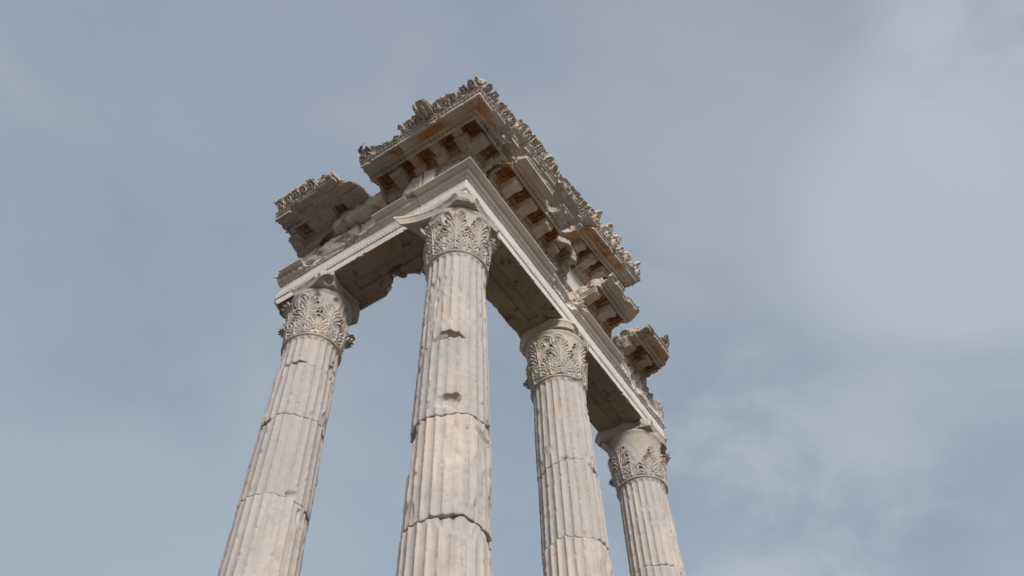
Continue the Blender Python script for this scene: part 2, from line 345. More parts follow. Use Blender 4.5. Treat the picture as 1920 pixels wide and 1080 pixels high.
# ------------------------------------------------------------------ columns
def shaft_r(z):
    t = np.clip(-z/8.3, 0, 1); return .472+.085*t**.85
def flute(x, y, z, ztop, worn=1.0, rot=0., seed=0):
    th = np.arctan2(y, x)+rot; ph = (th*24/(2*np.pi)) % 1; a = np.abs(ph-.5)*2
    zz = np.maximum(0, (z-ztop)/.055)
    q = np.sqrt((a/.84)**2+zz**2)
    return .040*np.sqrt(np.maximum(0, 1-q**2))
def make_column(cx, cy, label, joints, seed, bites, capspec, extra_rad=None, ring_bites=(), cap_bites=()):
    col = thing('fluted_column', label, 'column', 'fluted marble columns', (cx, cy, -8.6))
    OZ = 8.6       # local z of the neck ring
    js = [0.0]+list(joints)+[-8.28]
    g = np.random.RandomState(seed)
    tilt = [(g.normal(0, .04), g.normal(0, .04)) for _ in js]
    for i in range(len(js)-1):
        zt, zb = js[i], js[i+1]; near = zt > -5.6
        h = .0155 if near else .04
        rot = 0 if i == 0 else g.normal(0, .02); dr = 0 if i == 0 else abs(g.normal(0, .009)); fd = .75 if i == 0 else g.uniform(.45, .8); ox, oy = (0, 0) if i == 0 else g.normal(0, .009, 2)
        def jz(X, Y, j, amp=.045):
            if j == 0: return 0.0
            if j == len(js)-1: return js[j]
            t = tilt[j]; return js[j]+t[0]*X+t[1]*Y+amp*noise(X+0*Y, Y+0*X, X*0+Y*0, 4.5, seed+j)+amp*.5*noise(X+0*Y, Y+0*X, X*0+Y*0, 13, seed+j+1)
        fillet_ = (i == 0)
        def body(X, Y, Z, i=i, rot=rot, dr=dr, ox=ox, oy=oy):
            z = Z-OZ; rho = np.sqrt((X-ox)**2+(Y-oy)**2); v = rho-(shaft_r(z)+dr)
            if i == 0:
                v = np.minimum(v, rho-(.472+.02*np.clip((z+.07)/.03, 0, 1)))
                ring = np.sqrt((rho-.487)**2+(z+.022)**2)-.026
                v = np.minimum(v, ring); 
            return v
        def relief(x, y, z, i=i, rot=rot, fd=fd, ox=ox, oy=oy):
            zl = z-OZ; x = x-ox; y = y-oy; rho = np.hypot(x, y)
            d = flute(x, y, zl, -.135, rot=rot) if i == 0 else flute(x, y, zl, 99, rot=rot)
            wn = fbm(x, y, z*.6, 2.6, 3, seed+i)
            d = d*(rho > .3)*fd*np.clip(1.15-1.2*np.clip(wn-.1, 0, 1), .35, 1)                     # worn patches: arrises knocked back
            th = np.arctan2(y, x)+rot; a = np.abs(((th*24/(2*np.pi)) % 1)-.5)*2
            ed = np.clip((a-.55)/.4, 0, 1)
            ero = ed*np.clip((noise(x, y, z, 6, seed+i+9)*.9+wn*1.0-.42)*1.6, 0, 1)*.034+ed*np.clip(noise(x, y, z*.7, 14, seed+i+11)-.42, 0, 1)*.05
            ero = ero+ed*np.clip(noise(x, y, z, 26, seed+i+4), 0, 1)*.006
            if i == 0: ero = ero*np.clip((-.14-zl)/.3, .05, 1)
            ero = ero+np.clip(wn-.55, 0, 1)*.07                      # broad flakes
            # chipped rims at the joints
            jt, jb = jz(x, y, i, .045), jz(x, y, i+1, .045)
            dj = np.minimum((jt-zl) if i else 9, zl-jb)
            ero = ero+np.clip(.03+.09*noise(x, y, z*0, 5, seed+i*5+2)-dj, 0, .07)*.9*np.clip(noise(x, y, z*0, 3, seed+i*3+7)*1.6-.1, 0, 1)
            return -(d+ero)
        lb = [((b[0][0], b[0][1], b[0][2]+OZ), (b[1][0], b[1][1], b[1][2]+OZ), b[2]) for b in bites if min(b[0][2], b[1][2])-b[2] < zt+.1 and max(b[0][2], b[1][2])+b[2] > zb-.1]
        # each bite belongs to the drum named by its 4th entry when given
        lb2 = []
        for b in bites:
            if len(b) > 3 and b[3] != i: continue
            if min(b[0][2], b[1][2])-b[2] < zt+.15 and max(b[0][2], b[1][2])+b[2] > zb-.15:
                lb2.append(((b[0][0], b[0][1], b[0][2]+OZ), (b[1][0], b[1][1], b[1][2]+OZ), b[2]*1.12+.008))
        rr = .60 if i > 1 else .56
        solid('shaft_drum', M_SHAFT, col, (-rr, -rr, zb-.12+OZ), (rr, rr, zt+.12+OZ), h, body, bites=lb2, relief=relief, post=lambda x, y, z, i=i: np.maximum((z-OZ)-(jz(x, y, i)-.0025 if i else .004), (jz(x, y, i+1)+.0025)-(z-OZ)), wear=.003, rough=.04, seed=seed+i, k=.008)
    # attic base and plinth
    th = np.linspace(0, 2*np.pi, 65)[:-1]
    pr = [(.56, .34), (.60, .33), (.60, .30), (.63, .29), (.655, .26), (.65, .225), (.62, .21), (.60, .19), (.60, .165), (.64, .15), (.69, .14), (.725, .11), (.73, .08), (.70, .05), (.70, .0)]
    pr = [(.30, .34)]+pr
    V = np.array([(r*math.cos(t), r*math.sin(t), z) for r, z in pr for t in th]); n = len(th)
    F = np.array([(a*n+b, (a+1)*n+b, (a+1)*n+(b+1) % n, a*n+(b+1) % n) for a in range(len(pr)-1) for b in range(n)])
    V[:, 2] += .0
    mesh_obj('column_base', V+[0, 0, 0.0], F[:, ::-1], M_SHAFT, col)
    capital(col, OZ, seed, capspec, cap_bites)
    return col

def bell_r(z):
    z = np.asarray(z, np.float32); t = np.clip(z/1.15, 0, 1)
    return .452+.025*t+.085*t**5+.012*np.exp(-((z-1.12)/.03)**2)
def capital(col, OZ, seed, spec, bites):
    g = np.random.RandomState(seed+50)
    arcs = [(R(a), zc, rr) for a, zc, rr in spec.get('arcs', [])]
    def body(X, Y, Z):
        z = Z-OZ; rho = np.sqrt(X*X+Y*Y); return np.maximum(rho-bell_r(z), np.maximum(-z+.008, z-1.172))
    def relief(x, y, z):
        zl = z-OZ; th = np.arctan2(y, x); o = 0*x
        for a, zc, rr in arcs:
            d = (th-a+np.pi) % (2*np.pi)-np.pi; u = d*.52; r = np.hypot(u, np.where(zl > zc, zl-zc, (zl-zc)*.45))
            o = o+.022*np.exp(-((r-rr)/.016)**2)+.014*np.exp(-((r-rr*.72)/.012)**2)-.045*np.exp(-((u)**2+(zl-zc-.03)**2)/(rr*.42)**2)
        # low carved growth between the leaves
        m_ = np.clip((.78-zl)/.08, 0, 1)
        o = o+m_*.007*(np.cos(th*16+3*noise(x, y, z, 3, seed))*np.cos(zl*24+2*noise(x, y, z, 4, seed+2)))
        o = o+.006*fbm(x, y, z, 5, 3, seed)
        return o
    cb = [((b[0][0], b[0][1], b[0][2]+OZ), (b[1][0], b[1][1], b[1][2]+OZ), b[2]) for b in bites]
    cap = solid('capital', M_CAP, col, (-.66, -.66, OZ-.02), (.66, .66, OZ+1.19), .0125, body, bites=cb, relief=relief, wear=.003, rough=.02, seed=seed)
    # abacus with concave sides
    def ab(X, Y, Z):
        z = Z-OZ-1.17; off = np.where(z < .11, .045*np.sqrt(np.clip(1-(z/.11), 0, 1)), np.where(z > .125, -.004, .018))
        d = -9.
        for sx, sy in ((1, 0), (-1, 0), (0, 1), (0, -1)):
            d = np.maximum(d, 1.45-np.sqrt((X-sx*2.03)**2+(Y-sy*2.03)**2))
        d = np.maximum(d, (np.abs(X)+np.abs(Y)-1.60)*.7071)
        d = np.maximum(d, np.maximum(np.abs(X), np.abs(Y))-.88)
        if 'abr' in spec: d = np.maximum(d, np.sqrt(X*X+Y*Y)-spec['abr'])
        return np.maximum(d+off, np.maximum(-z, z-.198))
    solid('abacus', M_CAP, cap, (-.9, -.9, OZ+1.15), (.9, .9, OZ+1.39), .014, ab, cuts=[((p[0], p[1], OZ+1.27), n) for p, n in spec.get('abcuts', [])],
          bites=[((b[0][0], b[0][1], b[0][2]+OZ), (b[1][0], b[1][1], b[1][2]+OZ), b[2]) for b in spec.get('abites', [])], wear=.004, rough=.05, seed=seed+3)
    # corner scroll stumps under the abacus
    for a, ln in spec.get('volutes', []):
        a = R(a); c = np.array((math.cos(a), math.sin(a)))
        def vb(X, Y, Z, c=c, ln=ln):
            z = Z-OZ; s = X*c[0]+Y*c[1]; t = -X*c[1]+Y*c[0]
            top = 1.17; rad = np.clip(s-.42, 0, 1)
            arm = np.maximum(np.maximum(np.abs(t)-.055-.03*np.sin(s*9), z-top), np.maximum((.80+1.0*rad)-z, s-ln))
            return np.maximum(arm, .42-s)
        solid('corner_scroll', M_CAP, cap, (-.8, -.8, OZ+.75), (.8, .8, OZ+1.19), .016, vb, wear=.008, rough=.03, seed=seed+int(a*9), cuts=[((c[0]*ln, c[1]*ln, OZ+1.0), (c[0], c[1], -.7))])
    # acanthus leaves: two rings
    for ring, (H, W, z0, offa) in enumerate(((.47, .185, .03, 0.), (.83, .175, .05, 22.5))):
        for kk in range(8):
            a0 = R(kk*45+offa+spec.get('rot', 0)); 
            key = (ring, kk); brk = spec.get('breaks', {}).get(key, None)
            if brk is None: brk = .62+.38*g.rand()**.6
            if brk <= 0: continue
            leaf(cap, OZ, a0, z0, H*(.96+.08*g.rand()), W, brk, g.randint(1, 999), ring, spec.get('curl', {}).get(key, .025+.04*g.rand()))
def leaf(cap, OZ, a0, z0, H, W, brk, seed, ring, curl):
    nu, nv = 49, 72 if ring == 0 else 96
    g = np.random.RandomState(seed)
    W = W*1.12
    x = np.linspace(-W, W, nu)[:, None]+0*np.zeros((1, nv)); y = np.linspace(0, H, nv)[None, :]+0*x
    hf = np.full(x.shape, -1.)
    def fanlobe(ox, oy, ang, spread, Rf, nf, lift):
        nonlocal hf
        dx, dy = x-ox, y-oy; r = np.hypot(dx, dy); ph = np.arctan2(dx, dy)-ang
        k = ph/spread*nf                                     # finger index across the fan
        fing = np.abs(np.cos(np.pi*k*.5)) if nf % 2 else np.abs(np.sin(np.pi*k*.5))
        Rr = Rf*(1-.35*(ph/spread)**2)*(.86+.14*fing)
        inside = (r < Rr) & (np.abs(ph) < spread)
        groove = (1-fing)**1.0*np.clip(r/(.35*Rf), 0, 1)
        hh = lift+.030*(r/Rf)-.028*groove+.004
        hf = np.where(inside, np.maximum(hf, hh), hf)
    tiers = [(.00, .50), (.33, .46)] if ring == 0 else [(.06, .33), (.36, .32), (.56, .24)]
    for t0, rf in tiers:
        for sg in (-1, 1):
            fanlobe(sg*.012, t0*H, sg*R(46+4*g.normal()), R(46), min(W*1.12, rf*H*1.15), 4, .020+.014*(t0 > .1))
    fanlobe(0, (.60 if ring == 0 else .70)*H, 0, R(62), (.38 if ring == 0 else .29)*H, 7, .045)
    bw = .80*W*np.sin(np.pi*np.clip(.22+.70*y/H, 0, 1))**.7
    hf = np.where(np.abs(x) < bw, np.maximum(hf, .010+.016*(1-(np.abs(x)/np.maximum(bw, .01))**2)), hf)
    rib = np.exp(-(x/.014)**2)*(y < .9*H)
    hf = np.maximum(hf, np.where(rib > .05, .030+.026*rib+.012*y/H, -1))
    v = y/H; c = np.clip((v-.74)/.26, 0, 1)
    drop = .45*curl*c**2.2
    z = z0+y-drop
    rel = hf+.020*v+.022*ring*np.clip(v*2, 0, 1)
    rho = bell_r(z)+rel+curl*1.25*c**1.6
    th = a0+x/.49
    V = np.stack([rho*np.cos(th), rho*np.sin(th), z+OZ], -1).reshape(-1, 3)
    n = fbm(V[:, 0], V[:, 1], V[:, 2], 9, 2, seed % 30)
    V[:, :2] *= (1+.010*n)[:, None]
    I, J = np.meshgrid(np.arange(nu-1), np.arange(nv-1), indexing='ij'); I = I.ravel(); J = J.ravel()
    keep = (J+.5)/nv < brk+.05*noise(I*.15, J*0., I*0., 1, seed % 17)
    mn = np.minimum(np.minimum(hf[:-1, :-1], hf[1:, :-1]), np.minimum(hf[:-1, 1:], hf[1:, 1:])).ravel()
    keep &= mn > -.5
    I, J = I[keep], J[keep]
    F = np.stack([I*nv+J, (I+1)*nv+J, (I+1)*nv+J+1, I*nv+J+1], 1)
    us = np.unique(F); mp_ = np.full(len(V), -1); mp_[us] = np.arange(len(us)); F = mp_[F]; V = V[us]
    o = mesh_obj('acanthus_leaf', V, F, M_CAP, cap)
    md = o.modifiers.new('thickness', 'SOLIDIFY'); md.thickness = .06; md.offset = -1
    return o

def B(p, r, d=(0, 0, 0), drum=None):
    q = (p[0]+d[0], p[1]+d[1], p[2]+d[2])
    return (p, q, r) if drum is None else (p, q, r, drum)
ABC = lambda *a: a
# corner column
make_column(0, 0, 'tall fluted column under the corner of the ruin, in front of the others', (-2.17, -3.62, -5.22, -6.8), 11,
    [B((-.55, -.22, -3.42), .115, (.1, -.1, .0), 1), B((-.54, -.12, -2.15), .12, (.18, -.22, -.02), 0), B((-.55, 0, -2.14), .05, (.05, -.18, 0), 0),
     B((-.40, .52, -3.74), .235, (-.01, .01, -.38), 2), B((.31, -.47, -3.70), .09, (.05, 0, -.1), 1), B((.34, -.50, -5.25), .10, (0, 0, .1), 2), B((-.50, .40, -3.70), .12, (0, 0, -.1), 2), B((-.33, .46, -2.55), .05, (0, 0, -.8), 1), B((.30, -.50, -2.3), .05, (0, 0, -.2), 0),
     B((.10, -.58, -3.66), .13, (.2, .05, .08), 1), B((-.10, -.56, -3.75), .06, (.2, .03, -.1), 2), B((-.52, -.2, -3.50), .06, (.1, -.1, .05), 1),
     B((-.58, -.02, -5.2), .06, (.0, -.22, 0), 2), B((.05, -.60, -5.25), .07, (.2, .08, 0), 3), B((.25, -.55, -4.5), .05, (0, 0, -.5), 2)],
    dict(arcs=[(a, .98, .10) for a in (193, 222, 258, 283, 320, 350, 20, 60, 110, 150)],
         abcuts=[((-.50, -.50), (-1, -1, .15)), ((.42, -.60), (.9, -1, 0))],
         abites=[B((.62, -.70, 1.3), .16), B((-.58, -.58, 1.2), .12), B((-.1, -.66, 1.36), .06, (.5, .1, .02))],
         volutes=[(135, .66)], rot=9,
         breaks={(1, 3): .9, (1, 4): .93, (1, 5): .92}, curl={(0, 2): .12, (0, 3): .14, (1, 2): .14}))
# left column
make_column(0, 3.03, 'leaning-looking fluted column at the left end of the ruin', (-.76, -1.90, -3.48, -5.1, -6.7), 23,
    [B((.18, -.56, -.35), .11, (.22, .12, .12), 0), B((.10, -.52, -.55), .06, (.3, .1, 0), 0), B((.50, -.32, -.9), .07, (0, 0, -.8), 1),
     B((-.30, -.52, -1.82), .07, (.22, -.06, .02), 1), B((.34, -.46, -1.98), .10, (.12, .1, -.05), 2), B((-.52, .25, -2.0), .08, (0, .1, -.1), 2),
     B((-.22, -.55, -3.40), .085, (.02, 0, .05), 2), B((.05, -.60, -3.45), .05, (.3, .1, 0), 2), B((.45, -.42, -2.6), .05, (0, 0, -.5), 2), B((-.5, -.02, -.75), .04, (.1, -.2, 0), 0)],
    dict(arcs=[(a, .97, .10) for a in (185, 215, 255, 285, 325, 355, 60, 120)],
         abcuts=[((.44, -.5), (.8, -1, 0)), ((.6, .6), (1, 1, 0)), ((-.6, .22), (-.25, 1, 0)), ((-.57, -.57), (-1, -1, .2))],
         abites=[B((-.5, -.55, 1.18), .10, (.05, -.02, 0)), B((-.62, -.42, 1.33), .07), B((.0, -.62, 1.2), .10, (.5, .1, .0)), B((-.2, -.66, 1.33), .07, (.2, 0, 0))],
         volutes=[], rot=2, curl={(0, 3): .12, (0, 7): .12, (0, 0): .12, (1, 7): .13, (1, 3): .10, (0, 4): .10}))
# middle right column
make_column(3.2, 0, 'second fluted column of the right-hand row, under the stained beam joint', (-2.0, -3.45, -5.0, -6.7), 37,
    [B((.02, -.56, -.05), .08, (-.35, .12, -.10), 0), B((-.12, -.54, -2.05), .05, (.3, .08, -.0), 1), B((.25, -.55, -2.3), .06, (.0, 0, -.4), 1), B((-.44, .34, -1.9), .05, (0, 0, -.5), 1),
     B((-.35, -.44, -.05), .05, (.1, -.05, -.05), 0), B((.1, -.56, -3.4), .05, (.2, .05, 0), 1)],
    dict(arcs=[(a, .90, .15) for a in (188, 215, 285, 312, 20, 60, 110, 150)],
         abcuts=[((-.47, -.47), (-1, -1, 0)), ((.48, -.48), (1, -1, 0)), ((-.48, .48), (-1, 1, 0))],
         abites=[B((-.60, .0, 1.25), .09, (.05, -.4, 0)), B((-.3, -.64, 1.25), .10, (.6, .0, 0))],
         volutes=[], abr=.66, rot=14, breaks={(1, 4): .90, (1, 6): .8}, curl={(0, 2): .10, (0, 3): .11}),
    cap_bites=[B((.12, -.50, -.02), .07, (.2, .1, .02))])
# far right column
make_column(6.4, 0, 'rightmost and farthest fluted column, its capital worn smooth on one side', (-2.02, -3.5, -5.0, -6.7), 51,
    [B((.0, -.56, -1.6), .05, (.1, 0, -.3), 0), B((.2, -.53, -.9), .05, (0, 0, -.3), 0), B((-.36, .4, -1.0), .04, (0, 0, -.3), 0)],
    dict(arcs=[(a, .90, .14) for a in (292, 322, 20, 60, 110)],
         abcuts=[((-.46, -.46), (-1, -1, 0)), ((.50, -.50), (1, -1, 0))],
         abites=[B((-.2, -.66, 1.25), .12, (.6, .0, 0)), B((-.62, -.1, 1.25), .12, (.0, -.3, 0)), B((-.70, .72, 1.2), .10)],
         volutes=[(135, .70)], abr=.80, rot=5, breaks={(1, 4): .0, (1, 3): .85, (0, 4): .55, (0, 3): .8, (1, 5): .78}, curl={(0, 2): .11, (1, 6): .09, (0, 6): .08}))
print('columns', time.time()-T0)

# ------------------------------------------------------------------ entablature helpers
def frame(run):
    """returns functions s(x,y), e(x,y) for the right-hand run or the left-hand run"""
    if run == 'R': return (lambda X, Y: X), (lambda X, Y: -Y)
    if run == 'L': return (lambda X, Y: Y), (lambda X, Y: -X)
def lohi(run, s0, s1, e0, e1, z0, z1):
    return ((s0, -e1, z0), (s1, -e0, z1)) if run == 'R' else ((-e1, s0, z0), (-e0, s1, z1))
def P3(run, s, e, z): return (s, -e, z) if run == 'R' else (-e, s, z)
def V3(run, ds, de, dz): return (ds, -de, dz) if run == 'R' else (-de, ds, dz)

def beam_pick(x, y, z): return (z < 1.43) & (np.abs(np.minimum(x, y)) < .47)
def panel(run, X, Y, Z, s0, s1):
    S, E_ = (X, -Y) if run == 'R' else (Y, -X)
    return np.maximum(np.maximum(np.abs(E_)-.115, np.abs(S-(s0+s1)/2)-(s1-s0)/2), Z-1.42)
def beam(t, lo_, hi_, body, **k):
    zc = 1.848
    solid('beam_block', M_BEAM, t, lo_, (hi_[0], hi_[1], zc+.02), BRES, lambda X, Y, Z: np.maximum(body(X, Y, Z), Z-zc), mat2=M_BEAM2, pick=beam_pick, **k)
    k2 = dict(k); k2['seed'] = k['seed']+1
    solid('crown_moulding', M_BEAM, t, (lo_[0], lo_[1], zc-.02), hi_, BRES, lambda X, Y, Z: np.maximum(body(X, Y, Z), zc+.001-Z), **k2)
def bead_relief(run, seed):
    def f(x, y, z):
        s, e = (x, -y) if run == 'R' else (y, -x)
        o = .0035*np.cos(2*np.pi*s/.07)*np.exp(-((z-1.57)/.018)**2)*(noise(s, s*0, s*0, 1.7, seed) > -.2)*(np.abs(e-.5) < .04)
        # braid in the sunk panel of the soffit
        br = (np.abs(z-1.42) < .03)*(np.abs(e) < .10)
        o = o+br*.012*(np.abs(np.sin(s*42+np.abs(e)*60)))
        return o
    return f
BRES = .0115
# corner + first right-hand beam (x -.75 .. 3.2)
t = thing('architrave_beam', 'long pale corner architrave beam with clean mouldings, above the tall corner column', 'architrave', 'architrave beams', (0, 0, 0))
def bodyR1(X, Y, Z):
    E_ = np.maximum(-X, -Y); v = look(T_BEAM, E_, Z)
    v = np.maximum(v, Y-.482)                    # inner face
    v = np.maximum(v, X-3.196)
    v = np.maximum(v, -panel('R', X, Y, Z, .82, 2.45))
    return v
bt = [B((2.2, -.72, 1.95), .10, (.75, 0, .03)), B((2.35, -.62, 1.93), .08, (.65, 0, -.02)), B((1.75, .52, 1.34), .10, (.9, 0, -.0)), B((1.9, .5, 1.5), .10, (.5, .05, 0))]
bt += chips((.35, -.485, 1.37), (3.2, -.485, 1.37), 9, .010, .03, 3)+chips((.35, .485, 1.37), (3.2, .485, 1.37), 12, .02, .06, 4)+chips((-.2, -.755, 2.0), (2.2, -.755, 2.0), 8, .008, .02, 5)
def pr1(x, y, z):
    o = bead_relief('R', 1)(x, y, z)
    o = o+eggs(x, (z-1.88)/.07, .11, .016)*((x > 2.15) & (x < 3.1) & (z > 1.87) & (z < 1.97) & (-y > .5))
    return o
beam(t, (-.78, -.78, 1.34), (3.22, .50, 2.05), bodyR1, bites=bt, relief=pr1, wear=.0022, rough=.03, seed=3, cuts=[((0, .50, 2.0), (0, 1, 0))])
# second right-hand beam
t = thing('architrave_beam', 'far right architrave beam, broken crown and carved leaves, ending above the rightmost column', 'architrave', 'architrave beams', (0, 0, 0))
def bodyR2(X, Y, Z):
    v = look(T_BEAM, -Y, Z); v = np.maximum(v, Y-.482); v = np.maximum(v, np.maximum(3.204-X, X-6.98))
    return np.maximum(v, -panel('R', X, Y, Z, 3.95, 5.75))
bt = [B((4.95, -.72, 1.97), .13, (2.0, 0, .0)), B((5.2, -.64, 1.96), .07, (1.8, .0, -.02)), B((6.98, -.5, 2.0), .12, (0, .3, 0)), B((5.3, -.52, 1.36), .05, (.3, 0, 0)), B((5.75, -.55, 1.33), .07, (.3, .1, 0)), B((3.2, -.73, 1.99), .06, (.1, 0, 0))]
bt += chips((3.3, -.485, 1.37), (6.6, -.485, 1.37), 16, .012, .04, 13)+chips((3.3, .485, 1.37), (6.9, .485, 1.37), 12, .02, .05, 14)
def pr2(x, y, z):
    o = bead_relief('R', 1)(x, y, z)
    o = o+eggs(x, (z-1.88)/.08, .11, .018)*((x > 4.8) & (z > 1.86) & (z < 1.98) & (-y > .5))
    return o
beam(t, (3.18, -.78, 1.34), (7.0, .50, 2.05), bodyR2, bites=bt, relief=pr2, wear=.003, rough=.035, seed=4)
# left-hand beam
t = thing('architrave_beam', 'left architrave beam with a big break along its inner edge', 'architrave', 'architrave beams', (0, 0, 0))
def bodyL(X, Y, Z):
    v = look(T_BEAM, -X, Z); v = np.maximum(v, X-.492); v = np.maximum(v, .490-Y)
    return np.maximum(v, -panel('L', X, Y, Z, .78, 2.25))
bt = [B((.42, 1.0, 1.30), .10, (.10, .4, .1)), B((.50, 1.3, 1.36), .17, (.02, .55, .0)), B((.50, 1.5, 1.55), .20, (.05, .4, .1)), B((.62, .9, 1.5), .2, (0, .2, 0)),
      B((-.70, 1.50, 2.02), .13, (0, .5, 0)), B((-.70, 2.1, 2.0), .19, (0, .75, .0)), B((-.66, 2.0, 1.93), .09, (0, .9, -.02)), B((-.72, .48, 2.0), .10, (0, .05, 0)),
      B((.3, 2.35, 1.32), .05, (.25, .15, 0)), B((-.75, 3.62, 2.0), .06, (0, .2, 0)), B((-.55, 2.95, 1.37), .06, (0, .4, 0))]
bt += chips((-.485, .6, 1.37), (-.485, 2.7, 1.37), 8, .01, .03, 23)
def prL(x, y, z):
    o = bead_relief('L', 1)(x, y, z)
    o = o+eggs(y, (z-1.88)/.08, .125, .022)*((y > 1.52) & (y < 1.98) & (z > 1.86) & (z < 1.98) & (-x > .5))
    o = o+eggs(y, (z-1.88)/.10, .125, .024)*((y > 2.9) & (z > 1.86) & (z < 1.99) & (-x > .5))
    return o
beam(t, (-.78, .47, 1.34), (.52, 3.95, 2.05), bodyL, bites=bt, relief=prL, wear=.003, rough=.085, seed=6,
      cuts=[((-.3, 3.72, 1.7), (.25, 1, .25)), ((-.6, 3.62, 1.45), (-.6, 1, -.9))])
print('beams', time.time()-T0)

# frieze blocks
def frieze(run, s0, s1, label, seed, cuts=(), bites=(), mt=M_CORN, top=2.415, leafs=True, name='frieze_block', e1=.50, z0=2.034, corner=False, egg=True, back=.30):
    lo_, hi_ = lohi(run, s0-.02, s1+.02, -back-.02, e1+.21, z0-.02, top+.03)
    if corner: lo_ = (-.72, -.72, z0-.02)
    def body(X, Y, Z):
        S, E_ = (X, -Y) if run == 'R' else (Y, -X)
        if corner: E_ = np.maximum(-X, -Y); S = X
        v = np.maximum(np.maximum(E_-e1, -back-(-Y if run == 'R' else -X)), np.maximum(z0-Z, Z-top))
        return np.maximum(v, (S-s1) if corner else np.maximum(s0-S, S-s1))
    def relief(x, y, z):
        s, e = (x, -y) if run == 'R' else (y, -x)
        on = (e > e1-.07)
        o = .0*s
        if leafs:
            hh = z-z0
            o = o+on*(fan(s, np.clip(hh-.06, 0, 1), .24, .034, .30)+.13*np.clip((hh-.10)/.27, 0, 1)**2*np.clip(.55+.7*noise(s, z*1.3, z*0, 6, seed)+.45*np.cos(2*np.pi*s/.24)+.3*noise(s, z, z*0, 17, seed), 0, 1.2))
        if egg: o = o+on*eggs(s, (z-top+.075)/.07, .12, .022)
        return o
    return single(name, label, 'frieze block', 'frieze blocks', mt, lo_, hi_, .0145, body, cuts=cuts, bites=bites, relief=relief, wear=.006 if leafs or egg else .022, rough=.06, seed=seed)
frieze('R', -.5, 1.98, 'frieze block with carved leaves over the pale corner beam', 61, corner=True, bites=[B((1.95, -.55, 2.4), .12)])
frieze('R', 2.0, 4.62, 'broken leaf-carved frieze block above the second right column', 62, bites=[B((2.6, -.58, 2.35), .12, (.3, 0, 0)), B((3.15, -.56, 2.2), .1, (.2, 0, 0))])
frieze('R', 4.64, 6.98, 'dark leaf-carved frieze block at the far right end of the ruin', 63, mt=M_GREY, e1=.53, top=2.46,
       cuts=[((6.97, -.4, 2.3), (1, 0, .12))], bites=[B((6.2, -.3, 2.62), .22, (.4, .1, 0)), B((5.3, .1, 2.6), .2, (.4, 0, 0))])
frieze('L', .56, 1.86, 'smooth pale frieze block with an egg row beside the corner, on the left side', 64, leafs=False, mt=M_BEAM, e1=.515, top=2.43)
frieze('L', 1.88, 3.78, 'rough broken frieze block under the leftmost cornice fragment', 65, leafs=False, egg=False, mt=M_CORN, e1=.60,
       cuts=[((-.3, 3.62, 2.3), (.1, 1, .5)), ((-.56, 2.8, 2.36), (-1, .1, .55))], bites=[B((-.70, 2.1, 2.05), .16, (0, .6, 0)), B((-.66, 3.1, 2.38), .12, (0, .4, 0)), B((-.68, 1.9, 2.4), .10, (0, .3, 0))])
# rough stones wedged on the left side of the corner
single('rough_stone', 'pale squared patch stone beside the corner, left of the crown moulding', 'stone', None, M_BEAM, (-.84, -.02, 1.98), (-.30, .34, 2.68), .014, lambda X, Y, Z: box(X, Y, Z, (-.72, .06, 2.036), (-.52, .30, 2.62), .03), wear=.01, seed=71, cuts=[((-.62, .1, 2.55), (-.5, -.3, 1))])
single('rough_stone', 'dark veined rough stone wedged under the left cornice joint', 'stone', None, M_GREY, (-.84, .28, 1.98), (-.44, .80, 2.62), .014, lambda X, Y, Z: box(X, Y, Z, (-.74, .32, 2.036), (-.525, .74, 2.50), .04), wear=.02, rough=.07, seed=72, cuts=[((-.66, .62, 2.4), (-.6, .8, .5))])
single('rough_stone', 'low weathered stone bedded in the corner behind the crown moulding', 'stone', None, M_CORN, (-.78, -.52, 2.0), (-.50, .05, 2.50), .014, lambda X, Y, Z: box(X, Y, Z, (-.66, -.46, 2.036), (-.52, .03, 2.40), .04), wear=.014, seed=73)
print('frieze', time.time()-T0)

